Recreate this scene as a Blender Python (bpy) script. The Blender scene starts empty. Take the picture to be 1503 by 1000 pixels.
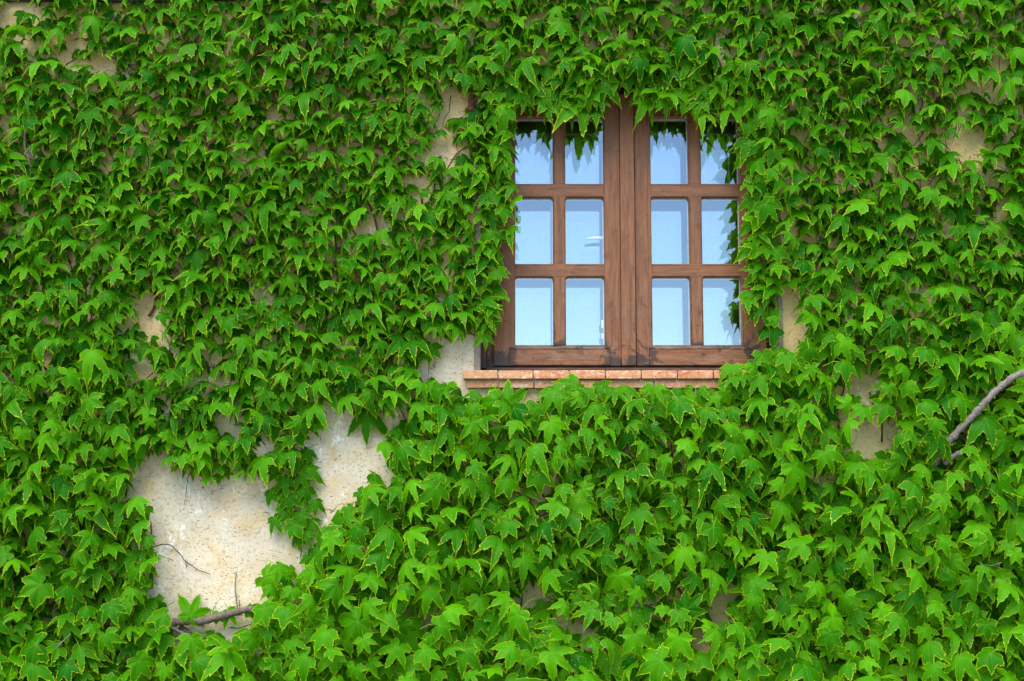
import bpy, bmesh, math, random
import numpy as np
from mathutils import Vector, Matrix, noise

random.seed(7)
RNG = np.random.default_rng(11)
R = math.radians
S = bpy.context.scene
COL = S.collection

# ------------------------------------------------------------------ camera
PITCH = R(7.0)
FPX = 2087.0                      # focal length in pixels of the 1503 px wide photograph
DIST = 5.2
CZ = 2.23                         # height on the wall the camera is aimed at
cam_d = bpy.data.cameras.new('camera')
cam_d.sensor_width = 36.0
cam_d.lens = 36.0 * FPX / 1503.0
cam_d.clip_start = 0.05
cam_d.clip_end = 2000.0
cam = bpy.data.objects.new('camera', cam_d)
COL.objects.link(cam)
CAM = Vector((0.0, -DIST * math.cos(PITCH), CZ - DIST * math.sin(PITCH)))
cam.location = CAM
cam.rotation_euler = (math.pi / 2 + PITCH, 0, 0)
S.camera = cam

# ------------------------------------------------------------------ sky, sun, exposure
SUN_EL, SUN_AZ = 58.0, 200.0      # azimuth: clockwise from +Y
w = bpy.data.worlds.new('World')
S.world = w
w.use_nodes = True
nt = w.node_tree
nt.nodes.clear()
sky = nt.nodes.new('ShaderNodeTexSky')
sky.sky_type = 'NISHITA'
sky.sun_disc = False
sky.sun_elevation = R(SUN_EL)
sky.sun_rotation = R(SUN_AZ)
sky.altitude = 600
sky.air_density = 1.0
sky.dust_density = 0.2
sky.ozone_density = 3.0
bg = nt.nodes.new('ShaderNodeBackground')
bg.inputs['Strength'].default_value = 0.065
wo = nt.nodes.new('ShaderNodeOutputWorld')
nt.links.new(sky.outputs[0], bg.inputs[0])
nt.links.new(bg.outputs[0], wo.inputs[0])

sl = bpy.data.lights.new('sun', 'SUN')
sl.energy = 1.7
sl.angle = R(58)
sl.color = (1.0, 0.93, 0.79)
sun = bpy.data.objects.new('sun', sl)
COL.objects.link(sun)
az, el = R(SUN_AZ), R(SUN_EL)
sd = Vector((math.sin(az) * math.cos(el), math.cos(az) * math.cos(el), math.sin(el)))
sun.rotation_euler = sd.to_track_quat('Z', 'Y').to_euler()
sun.location = (0, -6, 8)
S.view_settings.view_transform = 'Standard'
S.view_settings.look = 'None'
S.view_settings.gamma = 1.0
S.view_settings.use_curve_mapping = False
S.view_settings.exposure = 2.24
S.cycles.max_bounces = 7
S.cycles.transparent_max_bounces = 8
S.cycles.sample_clamp_indirect = 8.0

# ------------------------------------------------------------------ picture <-> world
_F = Vector((0, math.cos(PITCH), math.sin(PITCH)))
_U = Vector((0, -math.sin(PITCH), math.cos(PITCH)))
def W(px, py, Y=0.0):
    """point on the vertical plane y = Y seen at that place of the photograph"""
    d = _F * FPX + _U * (500.0 - py)
    d.x += px - 751.5
    return CAM + d * ((Y - CAM.y) / d.y)
def PX(p):
    v = p - CAM
    f = v.dot(_F)
    return 751.5 + FPX * v.x / f, 500.0 - FPX * v.dot(_U) / f
M_PX = DIST / FPX                 # metres per photograph pixel near the middle of the wall

# ------------------------------------------------------------------ node helpers
class NT:
    def __init__(s, name):
        s.m = bpy.data.materials.new(name)
        s.m.use_nodes = True
        s.t = s.m.node_tree
        s.t.nodes.clear()
        s.out = s.t.nodes.new('ShaderNodeOutputMaterial')
    def n(s, typ, **kw):
        nd = s.t.nodes.new(typ)
        for k, v in kw.items():
            setattr(nd, k, v)
        return nd
    def put(s, sock, v):
        if v is None: return
        if isinstance(v, bpy.types.NodeSocket): s.t.links.new(v, sock)
        else:
            if isinstance(v, tuple) and len(v) == 3 and sock.type == 'RGBA': v = (*v, 1)
            sock.default_value = v
    def math(s, op, a, b=None, c=None, clamp=False):
        nd = s.n('ShaderNodeMath', operation=op, use_clamp=clamp)
        s.put(nd.inputs[0], a)
        if b is not None: s.put(nd.inputs[1], b)
        if c is not None: s.put(nd.inputs[2], c)
        return nd.outputs[0]
    def mix(s, f, a, b, blend='MIX'):
        nd = s.n('ShaderNodeMix', data_type='RGBA', blend_type=blend)
        s.put(nd.inputs[0], f); s.put(nd.inputs[6], a); s.put(nd.inputs[7], b)
        return nd.outputs[2]
    def ramp(s, f, lo, hi, a=0.0, b=1.0):
        nd = s.n('ShaderNodeMapRange', interpolation_type='SMOOTHSTEP')
        s.put(nd.inputs[0], f); s.put(nd.inputs[1], lo); s.put(nd.inputs[2], hi)
        s.put(nd.inputs[3], a); s.put(nd.inputs[4], b)
        return nd.outputs[0]
    def noise(s, vec, scale, detail=4, rough=.55, dist=0.0):
        nd = s.n('ShaderNodeTexNoise')
        s.put(nd.inputs['Vector'], vec)
        nd.inputs['Scale'].default_value = scale
        nd.inputs['Detail'].default_value = detail
        nd.inputs['Roughness'].default_value = rough
        nd.inputs['Distortion'].default_value = dist
        return nd.outputs['Fac']
    def mapping(s, vec, scale=(1, 1, 1), loc=(0, 0, 0)):
        nd = s.n('ShaderNodeMapping')
        s.put(nd.inputs['Vector'], vec)
        nd.inputs['Scale'].default_value = scale
        s.put(nd.inputs['Location'], loc)
        return nd.outputs[0]
    def bump(s, h, strength=.5, dist=.002, normal=None):
        nd = s.n('ShaderNodeBump')
        s.put(nd.inputs['Height'], h)
        nd.inputs['Strength'].default_value = strength
        nd.inputs['Distance'].default_value = dist
        s.put(nd.inputs['Normal'], normal)
        return nd.outputs[0]
    def bsdf(s, color, rough=.6, normal=None, spec=.5, metallic=0.0):
        b = s.n('ShaderNodeBsdfPrincipled')
        s.put(b.inputs['Base Color'], color)
        s.put(b.inputs['Roughness'], rough)
        s.put(b.inputs['Specular IOR Level'], spec)
        s.put(b.inputs['Metallic'], metallic)
        s.put(b.inputs['Normal'], normal)
        return b.outputs[0]
    def done(s, sh):
        s.t.links.new(sh, s.out.inputs[0])
        return s.m
    def obj(s):
        return s.n('ShaderNodeTexCoord').outputs['Object']

def simple(name, col, rough=.5, metallic=0.0, spec=.5):
    k = NT(name)
    nz = k.noise(k.obj(), 60, 4)
    c = k.mix(k.ramp(nz, .3, .7), tuple(v * .8 for v in col), tuple(min(1, v * 1.15) for v in col))
    return k.done(k.bsdf(c, rough, None, spec, metallic))

# ------------------------------------------------------------------ materials
def mat_plaster():
    k = NT('lime_plaster')
    o = k.obj()
    big = k.noise(o, 1.6, 5, .6, .3)
    mid = k.noise(o, 9, 6, .65, .4)
    fine = k.noise(o, 70, 5, .7)
    grit = k.noise(o, 210, 3, .7)
    c = k.mix(k.ramp(big, .32, .68), (.62, .42, .18), (.65, .49, .26))
    # paler lime on the open patch and sill; ochre elsewhere holds painted warm bounce
    for cx, cz, rad in ((-1.13, 1.55, .62), (-.62, 1.90, .42), (-.20, 2.12, .30)):
        vd = k.n('ShaderNodeVectorMath', operation='DISTANCE'); k.put(vd.inputs[0], k.mapping(o, (1, 0, 1))); vd.inputs[1].default_value = (cx, 0, cz)
        dd = k.math('ADD', vd.outputs['Value'], k.math('MULTIPLY', k.math('SUBTRACT', mid, .5), .5))
        c = k.mix(k.math('MULTIPLY', k.ramp(dd, rad * .35, rad, 1, 0), .85), c, (.61, .56, .465))
    c = k.mix(k.ramp(mid, .42, .72), c, (.58, .44, .25))
    c = k.mix(k.ramp(fine, .28, .52), (.42, .32, .19), c)
    c = k.mix(k.math('MULTIPLY', k.ramp(k.noise(o, 120, 5, .75), .55, .68), .4), c, (.27, .21, .13))
    # grey lichen bloom
    lich = k.math('MULTIPLY', k.ramp(k.noise(o, 4.3, 5, .7, .6), .44, .62), k.ramp(fine, .35, .6))
    c = k.mix(k.math('MULTIPLY', lich, .30), c, (.36, .32, .25))
    # white lime runs
    lime = k.math('MULTIPLY', k.ramp(k.noise(k.mapping(o, (1, 1, .55), (3, 1, 7)), 7.5, 7, .72, .8), .565, .63), k.ramp(k.noise(o, 55, 4, .7), .40, .55))
    c = k.mix(k.math('MULTIPLY', lime, .85), c, (.80, .79, .76))
    # dark pits
    v = k.n('ShaderNodeTexVoronoi'); v.inputs['Scale'].default_value = 85
    wp = k.n('ShaderNodeTexNoise'); wp.inputs['Scale'].default_value = 60; wp.inputs['Detail'].default_value = 4; k.put(wp.inputs['Vector'], o)
    ws = k.n('ShaderNodeVectorMath', operation='SCALE'); k.put(ws.inputs[0], wp.outputs['Color']); ws.inputs['Scale'].default_value = .022
    wa = k.n('ShaderNodeVectorMath', operation='ADD'); k.put(wa.inputs[0], k.mapping(o, (.75, 1, 1.5))); k.put(wa.inputs[1], ws.outputs[0])
    k.put(v.inputs['Vector'], wa.outputs[0])
    pit = k.math('MULTIPLY', k.ramp(v.outputs['Distance'], .12, .27, 1, 0), k.ramp(k.noise(o, 17, 4, .7), .40, .56))
    c = k.mix(k.math('MULTIPLY', pit, .65), c, (.13, .11, .085))
    v2 = k.n('ShaderNodeTexVoronoi'); v2.inputs['Scale'].default_value = 30
    k.put(v2.inputs['Vector'], k.mapping(o, (1, 1, 1.1), (5, 3, 2)))
    pit2 = k.math('MULTIPLY', k.ramp(v2.outputs['Distance'], .07, .16, 1, 0), k.ramp(k.noise(o, 6, 4, .7), .50, .62))
    c = k.mix(k.math('MULTIPLY', pit2, .55), c, (.12, .09, .06))
    rm = k.noise(k.mapping(o, (1, 1, 1)), 26, 7, .8, 2.5)
    rmk = k.math('MULTIPLY', k.ramp(k.math('ABSOLUTE', k.math('SUBTRACT', rm, .5)), .0, .012, 1, 0), k.ramp(k.noise(o, 5, 4, .7), .46, .60))
    c = k.mix(k.math('MULTIPLY', rmk, .55), c, (.16, .13, .10))
    damp = k.ramp(k.noise(k.mapping(o, (1.6, 1, .6), (4, 0, 2)), 2.6, 5, .6, .5), .50, .66)
    c = k.mix(k.math('MULTIPLY', damp, .35), c, (.40, .36, .29))
    # hair cracks
    v3 = k.n('ShaderNodeTexVoronoi', feature='DISTANCE_TO_EDGE'); v3.inputs['Scale'].default_value = 2.3
    wv = k.n('ShaderNodeVectorMath', operation='ADD')
    nz = k.n('ShaderNodeTexNoise'); nz.inputs['Scale'].default_value = 6; nz.inputs['Detail'].default_value = 5
    k.put(nz.inputs['Vector'], o)
    sc = k.n('ShaderNodeVectorMath', operation='SCALE'); k.put(sc.inputs[0], nz.outputs['Color']); sc.inputs['Scale'].default_value = .35
    k.put(wv.inputs[0], o); k.put(wv.inputs[1], sc.outputs[0]); k.put(v3.inputs['Vector'], wv.outputs[0])
    crack = k.math('MULTIPLY', k.ramp(v3.outputs['Distance'], .0015, .006, 1, 0), k.ramp(k.noise(o, 2.2, 3), .5, .6))
    c = k.mix(k.math('MULTIPLY', crack, .7), c, (.1, .08, .06))
    h = k.math('ADD', k.math('MULTIPLY', fine, .7), k.math('MULTIPLY', grit, .4))
    h = k.math('ADD', h, k.math('MULTIPLY', mid, .7))
    h = k.math('SUBTRACT', h, k.math('MULTIPLY', pit, .9))
    h = k.math('SUBTRACT', h, k.math('MULTIPLY', pit2, 1.2))
    h = k.math('SUBTRACT', h, k.math('MULTIPLY', crack, 1.0))
    return k.done(k.bsdf(c, .93, k.bump(h, .7, .004), .2))

def mat_wood(name, base=(.185, .073, .029), dark=(.045, .022, .013), wear=1.0):
    """grain runs along local X"""
    k = NT(name)
    o = k.obj()
    inf = k.n('ShaderNodeObjectInfo')
    off = k.n('ShaderNodeCombineXYZ')
    k.put(off.inputs[0], k.math('MULTIPLY', inf.outputs['Random'], 13.0))
    k.put(off.inputs[1], k.math('MULTIPLY', inf.outputs['Random'], 5.0))
    g = k.mapping(o, (2.2, 38, 38), off.outputs[0])
    grain = k.noise(g, 2.2, 8, .68, .9)
    g2 = k.mapping(o, (9, 190, 190), off.outputs[0])
    fib = k.noise(g2, 2, 3, .6)
    rays = k.noise(k.mapping(o, (60, 14, 14), off.outputs[0]), 3, 4, .6, .5)
    c = k.mix(k.ramp(grain, .32, .68), tuple(v * .62 for v in base), tuple(v * 1.22 for v in base))
    c = k.mix(k.math('MULTIPLY', k.ramp(fib, .46, .66), .30), c, tuple(v * .4 for v in base))
    c = k.mix(k.math('MULTIPLY', k.ramp(rays, .5, .7), .25), c, tuple(v * 1.5 for v in base))
    # weathered grey-brown bloom and black water stains, most at the joints low down
    geo = k.n('ShaderNodeNewGeometry')
    p = geo.outputs['Position']
    sep = k.n('ShaderNodeSeparateXYZ'); k.put(sep.inputs[0], p)
    low = k.ramp(sep.outputs['Z'], 2.16, 2.45, 1.0, 0.40)
    gr = k.ramp(k.noise(k.mapping(o, (3, 14, 14), off.outputs[0]), 3, 6, .7, .8), .44, .66)
    c = k.mix(k.math('MULTIPLY', k.math('MULTIPLY', gr, low), .55 * wear), c, (.20, .135, .095))
    gen = k.n('ShaderNodeSeparateXYZ'); k.put(gen.inputs[0], k.n('ShaderNodeTexCoord').outputs['Generated'])
    end = k.math('MULTIPLY', k.math('ABSOLUTE', k.math('SUBTRACT', gen.outputs[0], .5)), 2.0)
    end = k.math('MULTIPLY', k.ramp(end, .80, 1.0), k.ramp(low, .35, 1.0, .25, 1.0))
    sn = k.math('ADD', k.noise(p, 15, 6, .72, 1.2), k.math('MULTIPLY', end, .17))
    st = k.ramp(sn, .54, .65)
    c = k.mix(k.math('MULTIPLY', k.math('MULTIPLY', st, low), .88 * wear), c, (.026, .018, .016))
    ck = k.ramp(k.noise(k.mapping(o, (1.8, 60, 60), off.outputs[0]), 2.5, 6, .7, 2.0), .625, .66)
    c = k.mix(k.math('MULTIPLY', ck, .85), c, (.015, .010, .008))
    h = k.math('SUBTRACT', k.math('ADD', grain, k.math('MULTIPLY', fib, .6)), k.math('MULTIPLY', ck, 1.4))
    return k.done(k.bsdf(c, k.ramp(grain, .3, .7, .38, .62), k.bump(h, .35, .0022), .35))

def mat_brick():
    k = NT('terracotta')
    o = k.obj()
    inf = k.n('ShaderNodeObjectInfo')
    off = k.n('ShaderNodeCombineXYZ')
    k.put(off.inputs[0], k.math('MULTIPLY', inf.outputs['Random'], 17.0))
    q = k.mapping(o, (1, 1, 1), off.outputs[0])
    c = k.mix(inf.outputs['Random'], (.42, .115, .048), (.46, .25, .13))
    c = k.mix(k.ramp(k.noise(q, 22, 6, .7), .35, .65), c, (.48, .26, .14))
    # lime bloom
    c = k.mix(k.math('MULTIPLY', k.ramp(k.noise(k.mapping(q, (1, 1, 1.6)), 26, 8, .75, 1.0), .53, .61), .65), c, (.60, .52, .42))
    pit = k.ramp(k.noise(q, 130, 4, .7), .60, .67)
    c = k.mix(k.math('MULTIPLY', pit, .7), c, (.12, .06, .04))
    # dirt towards lower arris
    c = k.mix(k.math('MULTIPLY', k.ramp(k.noise(q, 60, 5, .7), .55, .7), .5), c, (.28, .17, .10))
    h = k.math('SUBTRACT', k.noise(q, 50, 6, .7), pit)
    return k.done(k.bsdf(c, .9, k.bump(h, .7, .003), .2))

def mat_leaf(name, per_object):
    k = NT(name)
    uv = k.n('ShaderNodeAttribute', attribute_name='leaf_uv').outputs['Vector']
    edge = k.n('ShaderNodeAttribute', attribute_name='leaf_edge').outputs['Fac']
    if per_object:
        rc = k.n('ShaderNodeObjectInfo').outputs['Color']
    else:
        rc = k.n('ShaderNodeAttribute', attribute_name='leaf_rnd').outputs['Vector']
    sp = k.n('ShaderNodeSeparateXYZ'); k.put(sp.inputs[0], rc)
    hue, tone_light, speck = sp.outputs
    s2 = k.n('ShaderNodeSeparateXYZ'); k.put(s2.inputs[0], uv)
    u, v = s2.outputs[0], s2.outputs[1]
    r = k.math('POWER', k.math('ADD', k.math('MULTIPLY', u, u), k.math('MULTIPLY', v, v)), .5)
    th = k.math('ABSOLUTE', k.math('ARCTAN2', u, v))
    ds = None; lat = None
    for ang in (0, 52, 112):
        a = k.math('SUBTRACT', th, R(ang))
        d = k.math('MULTIPLY', r, k.math('ABSOLUTE', k.math('SINE', a)))
        al = k.math('MULTIPLY', r, k.math('COSINE', a))
        if ds is None: ds, lat = d, al
        else:
            near = k.math('LESS_THAN', d, ds)
            m = k.n('ShaderNodeMix', data_type='FLOAT'); k.put(m.inputs[0], near); k.put(m.inputs[2], lat); k.put(m.inputs[3], al)
            lat = m.outputs[0]
            ds = k.math('MINIMUM', ds, d)
    wid = k.math('MULTIPLY_ADD', r, -.013, .022)
    vein = k.math('SUBTRACT', 1.0, k.math('DIVIDE', ds, wid, clamp=True), clamp=True)
    side = k.math('SINE', k.math('MULTIPLY', k.math('SUBTRACT', lat, k.math('MULTIPLY', ds, 1.1)), 46.0))
    side = k.ramp(side, .86, 1.0)
    rib = k.math('MULTIPLY', side, k.ramp(ds, .0, .05))
    off = k.n('ShaderNodeVectorMath', operation='ADD'); k.put(off.inputs[0], uv)
    s3 = k.n('ShaderNodeVectorMath', operation='SCALE'); k.put(s3.inputs[0], rc); s3.inputs['Scale'].default_value = 37
    k.put(off.inputs[1], s3.outputs[0])
    q = off.outputs[0]
    n1 = k.noise(q, 2.2, 3, .6)
    c = k.mix(tone_light, (.0015, .083, .0003), (.078, .305, .0003))  # dark to light green; leaf tone with painted shade in it
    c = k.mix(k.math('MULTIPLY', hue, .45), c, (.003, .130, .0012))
    c = k.mix(k.math('MULTIPLY', k.ramp(n1, .35, .7), .35), c, k.mix(tone_light, (.014, .14, .0006), (.11, .33, .0006)))
    c = k.mix(k.math('MULTIPLY', rib, .22), c, (.10, .32, .01))
    c = k.mix(k.math('MULTIPLY', vein, .50), c, (.19, .42, .02))
    # yellow margin, uneven round the leaf
    mg = k.ramp(k.math('ADD', edge, k.math('MULTIPLY', k.math('SUBTRACT', k.noise(q, 5, 2), .5), .5)), .12, .72)
    c = k.mix(k.math('MULTIPLY', k.math('MULTIPLY', mg, .92), k.ramp(hue, .0, .6, .45, 1.0)), c, (.46, .56, .015))
    # small red galls and pale spray dots
    vr = k.n('ShaderNodeTexVoronoi'); vr.inputs['Scale'].default_value = 9; k.put(vr.inputs['Vector'], q)
    sc = k.n('ShaderNodeSeparateXYZ'); k.put(sc.inputs[0], vr.outputs['Color'])
    rare = k.math('MULTIPLY', k.math('GREATER_THAN', sc.outputs[0], .965), k.math('GREATER_THAN', hue, .62))
    gall = k.math('MULTIPLY', k.ramp(vr.outputs['Distance'], .2, .33, 1, 0), rare)
    c = k.mix(k.math('MULTIPLY', gall, .8), c, (.30, .05, .01))
    vo = k.n('ShaderNodeTexVoronoi'); vo.inputs['Scale'].default_value = 14; k.put(vo.inputs['Vector'], q)
    s4 = k.n('ShaderNodeSeparateXYZ'); k.put(s4.inputs[0], vo.outputs['Color'])
    dot = k.math('MULTIPLY', k.ramp(vo.outputs['Distance'], k.math('MULTIPLY', s4.outputs[1], .16), k.math('MULTIPLY_ADD', s4.outputs[1], .16, .12), 1, 0),
                 k.math('LESS_THAN', s4.outputs[0], speck))
    c = k.mix(k.math('MULTIPLY', dot, .9), c, (.74, .80, .74))
    geo = k.n('ShaderNodeNewGeometry')
    back = geo.outputs['Backfacing']
    c2 = k.mix(k.math('MULTIPLY', back, .45), c, (.14, .30, .03))
    h = k.math('ADD', k.math('MULTIPLY', vein, -.8), k.math('ADD', k.math('MULTIPLY', rib, -.35), k.math('MULTIPLY', n1, 1.0)))
    nb = k.bump(h, .55, .0025)
    rg = k.math('MULTIPLY_ADD', back, .25, k.ramp(k.noise(q, 3, 3), .3, .7, .30, .50))
    b = k.bsdf(c2, rg, nb, .09)
    t = k.n('ShaderNodeBsdfTranslucent')
    k.put(t.inputs[0], k.mix(.5, c, (.24, .72, .003)))
    k.put(t.inputs[1], nb)
    mx = k.n('ShaderNodeMixShader'); mx.inputs[0].default_value = .36
    k.put(mx.inputs[1], b); k.put(mx.inputs[2], t.outputs[0])
    return k.done(mx.outputs[0])

def mat_glass(name, refl, tint, wav):
    k = NT(name)
    o = k.obj()
    n1 = k.noise(k.mapping(o, (1, 1, 1)), wav, 0, .5)
    nb = k.bump(n1, .35, .0009)
    g = k.n('ShaderNodeBsdfGlossy'); k.put(g.inputs['Color'], tint); g.inputs['Roughness'].default_value = .0
    k.put(g.inputs['Normal'], nb)
    t = k.n('ShaderNodeBsdfTransparent'); k.put(t.inputs[0], (.93, .96, .96))
    mx = k.n('ShaderNodeMixShader'); mx.inputs[0].default_value = refl
    k.put(mx.inputs[1], t.outputs[0]); k.put(mx.inputs[2], g.outputs[0])
    return k.done(mx.outputs[0])

def mat_bark(name, a, b, sc=1.0):
    k = NT(name)
    o = k.obj()
    n1 = k.noise(k.mapping(o, (1, 1, .8)), 70 * sc, 8, .8, 1.6)
    n2 = k.noise(o, 220 * sc, 3, .7)
    c = k.mix(k.ramp(n1, .35, .65), a, b)
    c = k.mix(k.math('MULTIPLY', k.ramp(n2, .55, .7), .6), c, tuple(v * .35 for v in a))
    return k.done(k.bsdf(c, .85, k.bump(k.math('ADD', n1, n2), .8, .004), .25))

MP = mat_plaster()
MW = mat_wood('stained_oak')
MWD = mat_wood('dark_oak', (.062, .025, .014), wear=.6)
MWW = mat_wood('weathered_oak', (.10, .062, .042), wear=1.2)
MB = mat_brick()
MLS = mat_leaf('ivy_leaf_mass', False)
MLO = mat_leaf('ivy_leaf', True)
MG = mat_glass('window_glass', .28, (.86, .94, 1.0), 7)
MG2 = mat_glass('inner_glass', .42, (.92, .97, 1.0), 5)
MBEAD = simple('pale_sealant', (.52, .55, .50), .5)
MSTEEL = simple('white_lacquered_metal', (.75, .76, .76), .3, 0.0)
MIRON = simple('rusty_iron', (.10, .035, .018), .75, .3)
MZINC = simple('zinc_screw', (.6, .6, .6), .35, .9)
MMORT = simple('grey_mortar', (.33, .29, .23), .95, 0, .1)
MCEM = simple('grey_cement', (.25, .22, .17), .95, 0, .1)
MROOM = simple('room_plaster', (.35, .33, .29), .9)
MBLACK = simple('black_rubber', (.012, .011, .010), .5)
MGROUND = simple('pale_gravel', (.24, .22, .18), .95)
MBARK = mat_bark('grey_vine_bark', (.115, .092, .085), (.27, .235, .225))
MBARKD = mat_bark('brown_vine_bark', (.085, .062, .048), (.20, .16, .13))
MSTEM = mat_bark('reddish_stem', (.085, .032, .016), (.15, .07, .035), 2)
MTWIG = mat_bark('dry_twig', (.05, .038, .035), (.12, .095, .085), 2)
MPET = simple('petiole_green', (.12, .22, .012), .6, 0, .1)

# ------------------------------------------------------------------ object helpers
def link(name, me, mat=None, parent=None, **props):
    o = bpy.data.objects.new(name, me)
    COL.objects.link(o)
    if mat is not None and me is not None and len(me.materials) == 0:
        me.materials.append(mat)
    if parent is not None: o.parent = parent
    for k_, v_ in props.items(): o[k_] = v_
    return o
def bm_obj(name, bm, mat, parent=None, smooth=False, **props):
    me = bpy.data.meshes.new(name)
    bm.normal_update()
    bm.to_mesh(me); bm.free()
    if smooth:
        me.polygons.foreach_set('use_smooth', [True] * len(me.polygons))
    return link(name, me, mat, parent, **props)

def member(name, x0, x1, z0, z1, yf, yb, mat, parent, bev=.0015, vertical=None, **props):
    """squared timber between world x0..x1, z0..z1, front face y = yf, back face y = yb; local X runs along the grain"""
    if vertical is None: vertical = (z1 - z0) > (x1 - x0)
    cx, cz, cy = (x0 + x1) / 2, (z0 + z1) / 2, (yf + yb) / 2
    lx, lz, ly = abs(x1 - x0), abs(z1 - z0), abs(yb - yf)
    bm = bmesh.new()
    bmesh.ops.create_cube(bm, size=1)
    a, b = (lz, lx) if vertical else (lx, lz)
    for v in bm.verts: v.co = Vector((v.co.x * a, v.co.y * ly, v.co.z * b))
    if bev: bmesh.ops.bevel(bm, geom=bm.edges[:], offset=bev, segments=2, affect='EDGES', profile=.6)
    o = bm_obj(name, bm, mat, parent, **props)
    pm = parent.matrix_basis.translation if parent else Vector((0, 0, 0))
    o.location = Vector((cx, cy, cz)) - base_of(parent)
    if vertical: o.rotation_euler = (0, -math.pi / 2, 0)
    return o
def base_of(o):
    p = Vector((0, 0, 0))
    while o is not None:
        p += Vector(o.location); o = o.parent
    return p

def tube_mesh(bm, pts, rads, sides=6, jitter=0.0, cap=True):
    rings = []
    n = len(pts)
    for i, p in enumerate(pts):
        d = (pts[min(i + 1, n - 1)] - pts[max(i - 1, 0)]).normalized()
        a = d.orthogonal().normalized() if i == 0 else (rings_a - d * rings_a.dot(d)).normalized()
        rings_a = a
        b = d.cross(a)
        ring = []
        for s in range(sides):
            t = 2 * math.pi * s / sides
            rr = rads[i] * (1 + jitter * (random.random() - .5))
            ring.append(bm.verts.new(p + (a * math.cos(t) + b * math.sin(t)) * rr))
        rings.append(ring)
    for i in range(n - 1):
        for s in range(sides):
            bm.faces.new((rings[i][s], rings[i][(s + 1) % sides], rings[i + 1][(s + 1) % sides], rings[i + 1][s]))
    if cap:
        bm.faces.new(rings[0][::-1]); bm.faces.new(rings[-1])
def spline(ctrl, k=8):
    out = []
    P = [ctrl[0]] + list(ctrl) + [ctrl[-1]]
    for i in range(1, len(P) - 2):
        for j in range(k):
            t = j / k
            a, b, c, d = P[i - 1], P[i], P[i + 1], P[i + 2]
            out.append(.5 * ((2 * b) + (c - a) * t + (2 * a - 5 * b + 4 * c - d) * t * t + (3 * b - a - 3 * c + d) * t ** 3))
    out.append(P[-2])
    return out

# ------------------------------------------------------------------ ground
bm = bmesh.new()
for x, y in ((-400, -400), (400, -400), (400, 400), (-400, 400)): bm.verts.new((x, y, 0))
bm.faces.new(bm.verts[:])
bm_obj('ground', bm, MGROUND, kind='structure')

# ------------------------------------------------------------------ the wall with its window opening
OX0 = W(697, 400, 0).x
OX1 = W(1141.5, 400, 0).x
OZ0 = W(900, 545.5, 0).z
OZ1 = W(900, 100, 0).z
YF = .070                         # front of the casements, behind the wall face
WALL_T = .42
def lines(a, b, cuts, step):
    xs = sorted(set([a, b] + cuts)); out = []
    for p, q in zip(xs[:-1], xs[1:]):
        n = max(1, int(round((q - p) / step)))
        out += [p + (q - p) * i / n for i in range(n)]
    return out + [xs[-1]]
xs = lines(-6.0, 6.0, [OX0, OX1, -2.2, 2.2], .055)
zs = lines(0.0, 5.6, [OZ0, OZ1, .9, 3.8], .055)
bm = bmesh.new()
grid = {}
for i, x in enumerate(xs):
    for j, z in enumerate(zs):
        ex = max(OX0 - x, x - OX1, 0); ez = max(OZ0 - z, z - OZ1, 0)
        f = min(1.0, math.hypot(ex, ez) / .12)
        y = f * (.012 * noise.noise((x * 2.1, z * 2.1, 3)) + .005 * noise.noise((x * 8, z * 8, 1)))
        grid[i, j] = bm.verts.new((x, y, z))
for i in range(len(xs) - 1):
    for j in range(len(zs) - 1):
        xm, zm = (xs[i] + xs[i + 1]) / 2, (zs[j] + zs[j + 1]) / 2
        if OX0 < xm < OX1 and OZ0 < zm < OZ1: continue
        bm.faces.new((grid[i, j], grid[i + 1, j], grid[i + 1, j + 1], grid[i, j + 1]))
# reveal of the opening
def quad(bm, *p): bm.faces.new([bm.verts.new(q) for q in p])
T = WALL_T
quad(bm, (OX0, 0, OZ0), (OX0, 0, OZ1), (OX0, T, OZ1), (OX0, T, OZ0))
quad(bm, (OX1, 0, OZ0), (OX1, T, OZ0), (OX1, T, OZ1), (OX1, 0, OZ1))
quad(bm, (OX0, 0, OZ1), (OX1, 0, OZ1), (OX1, T, OZ1), (OX0, T, OZ1))
quad(bm, (OX0, 0, OZ0), (OX0, T, OZ0), (OX1, T, OZ0), (OX1, 0, OZ0))
# sides, top
quad(bm, (-6, .0, 0), (-6, .0, 5.6), (-6, T, 5.6), (-6, T, 0))
quad(bm, (6, .0, 0), (6, T, 0), (6, T, 5.6), (6, .0, 5.6))
quad(bm, (-6, 0, 5.6), (6, 0, 5.6), (6, T, 5.6), (-6, T, 5.6))
quad(bm, (-6, T, 0), (-6, T, 5.6), (OX0, T, 5.6), (OX0, T, 0))
quad(bm, (OX1, T, 0), (OX1, T, 5.6), (6, T, 5.6), (6, T, 0))
quad(bm, (OX0, T, 0), (OX0, T, OZ0), (OX1, T, OZ0), (OX1, T, 0))
quad(bm, (OX0, T, OZ1), (OX0, T, 5.6), (OX1, T, 5.6), (OX1, T, OZ1))
wall = bm_obj('house_wall', bm, MP, smooth=False,
              kind='thing', label='cream lime plastered house wall almost hidden by green ivy, bare at lower left', category='wall')
for p in wall.data.polygons: p.use_smooth = len(p.vertices) == 4 and abs(p.normal.y) > .9

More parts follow.
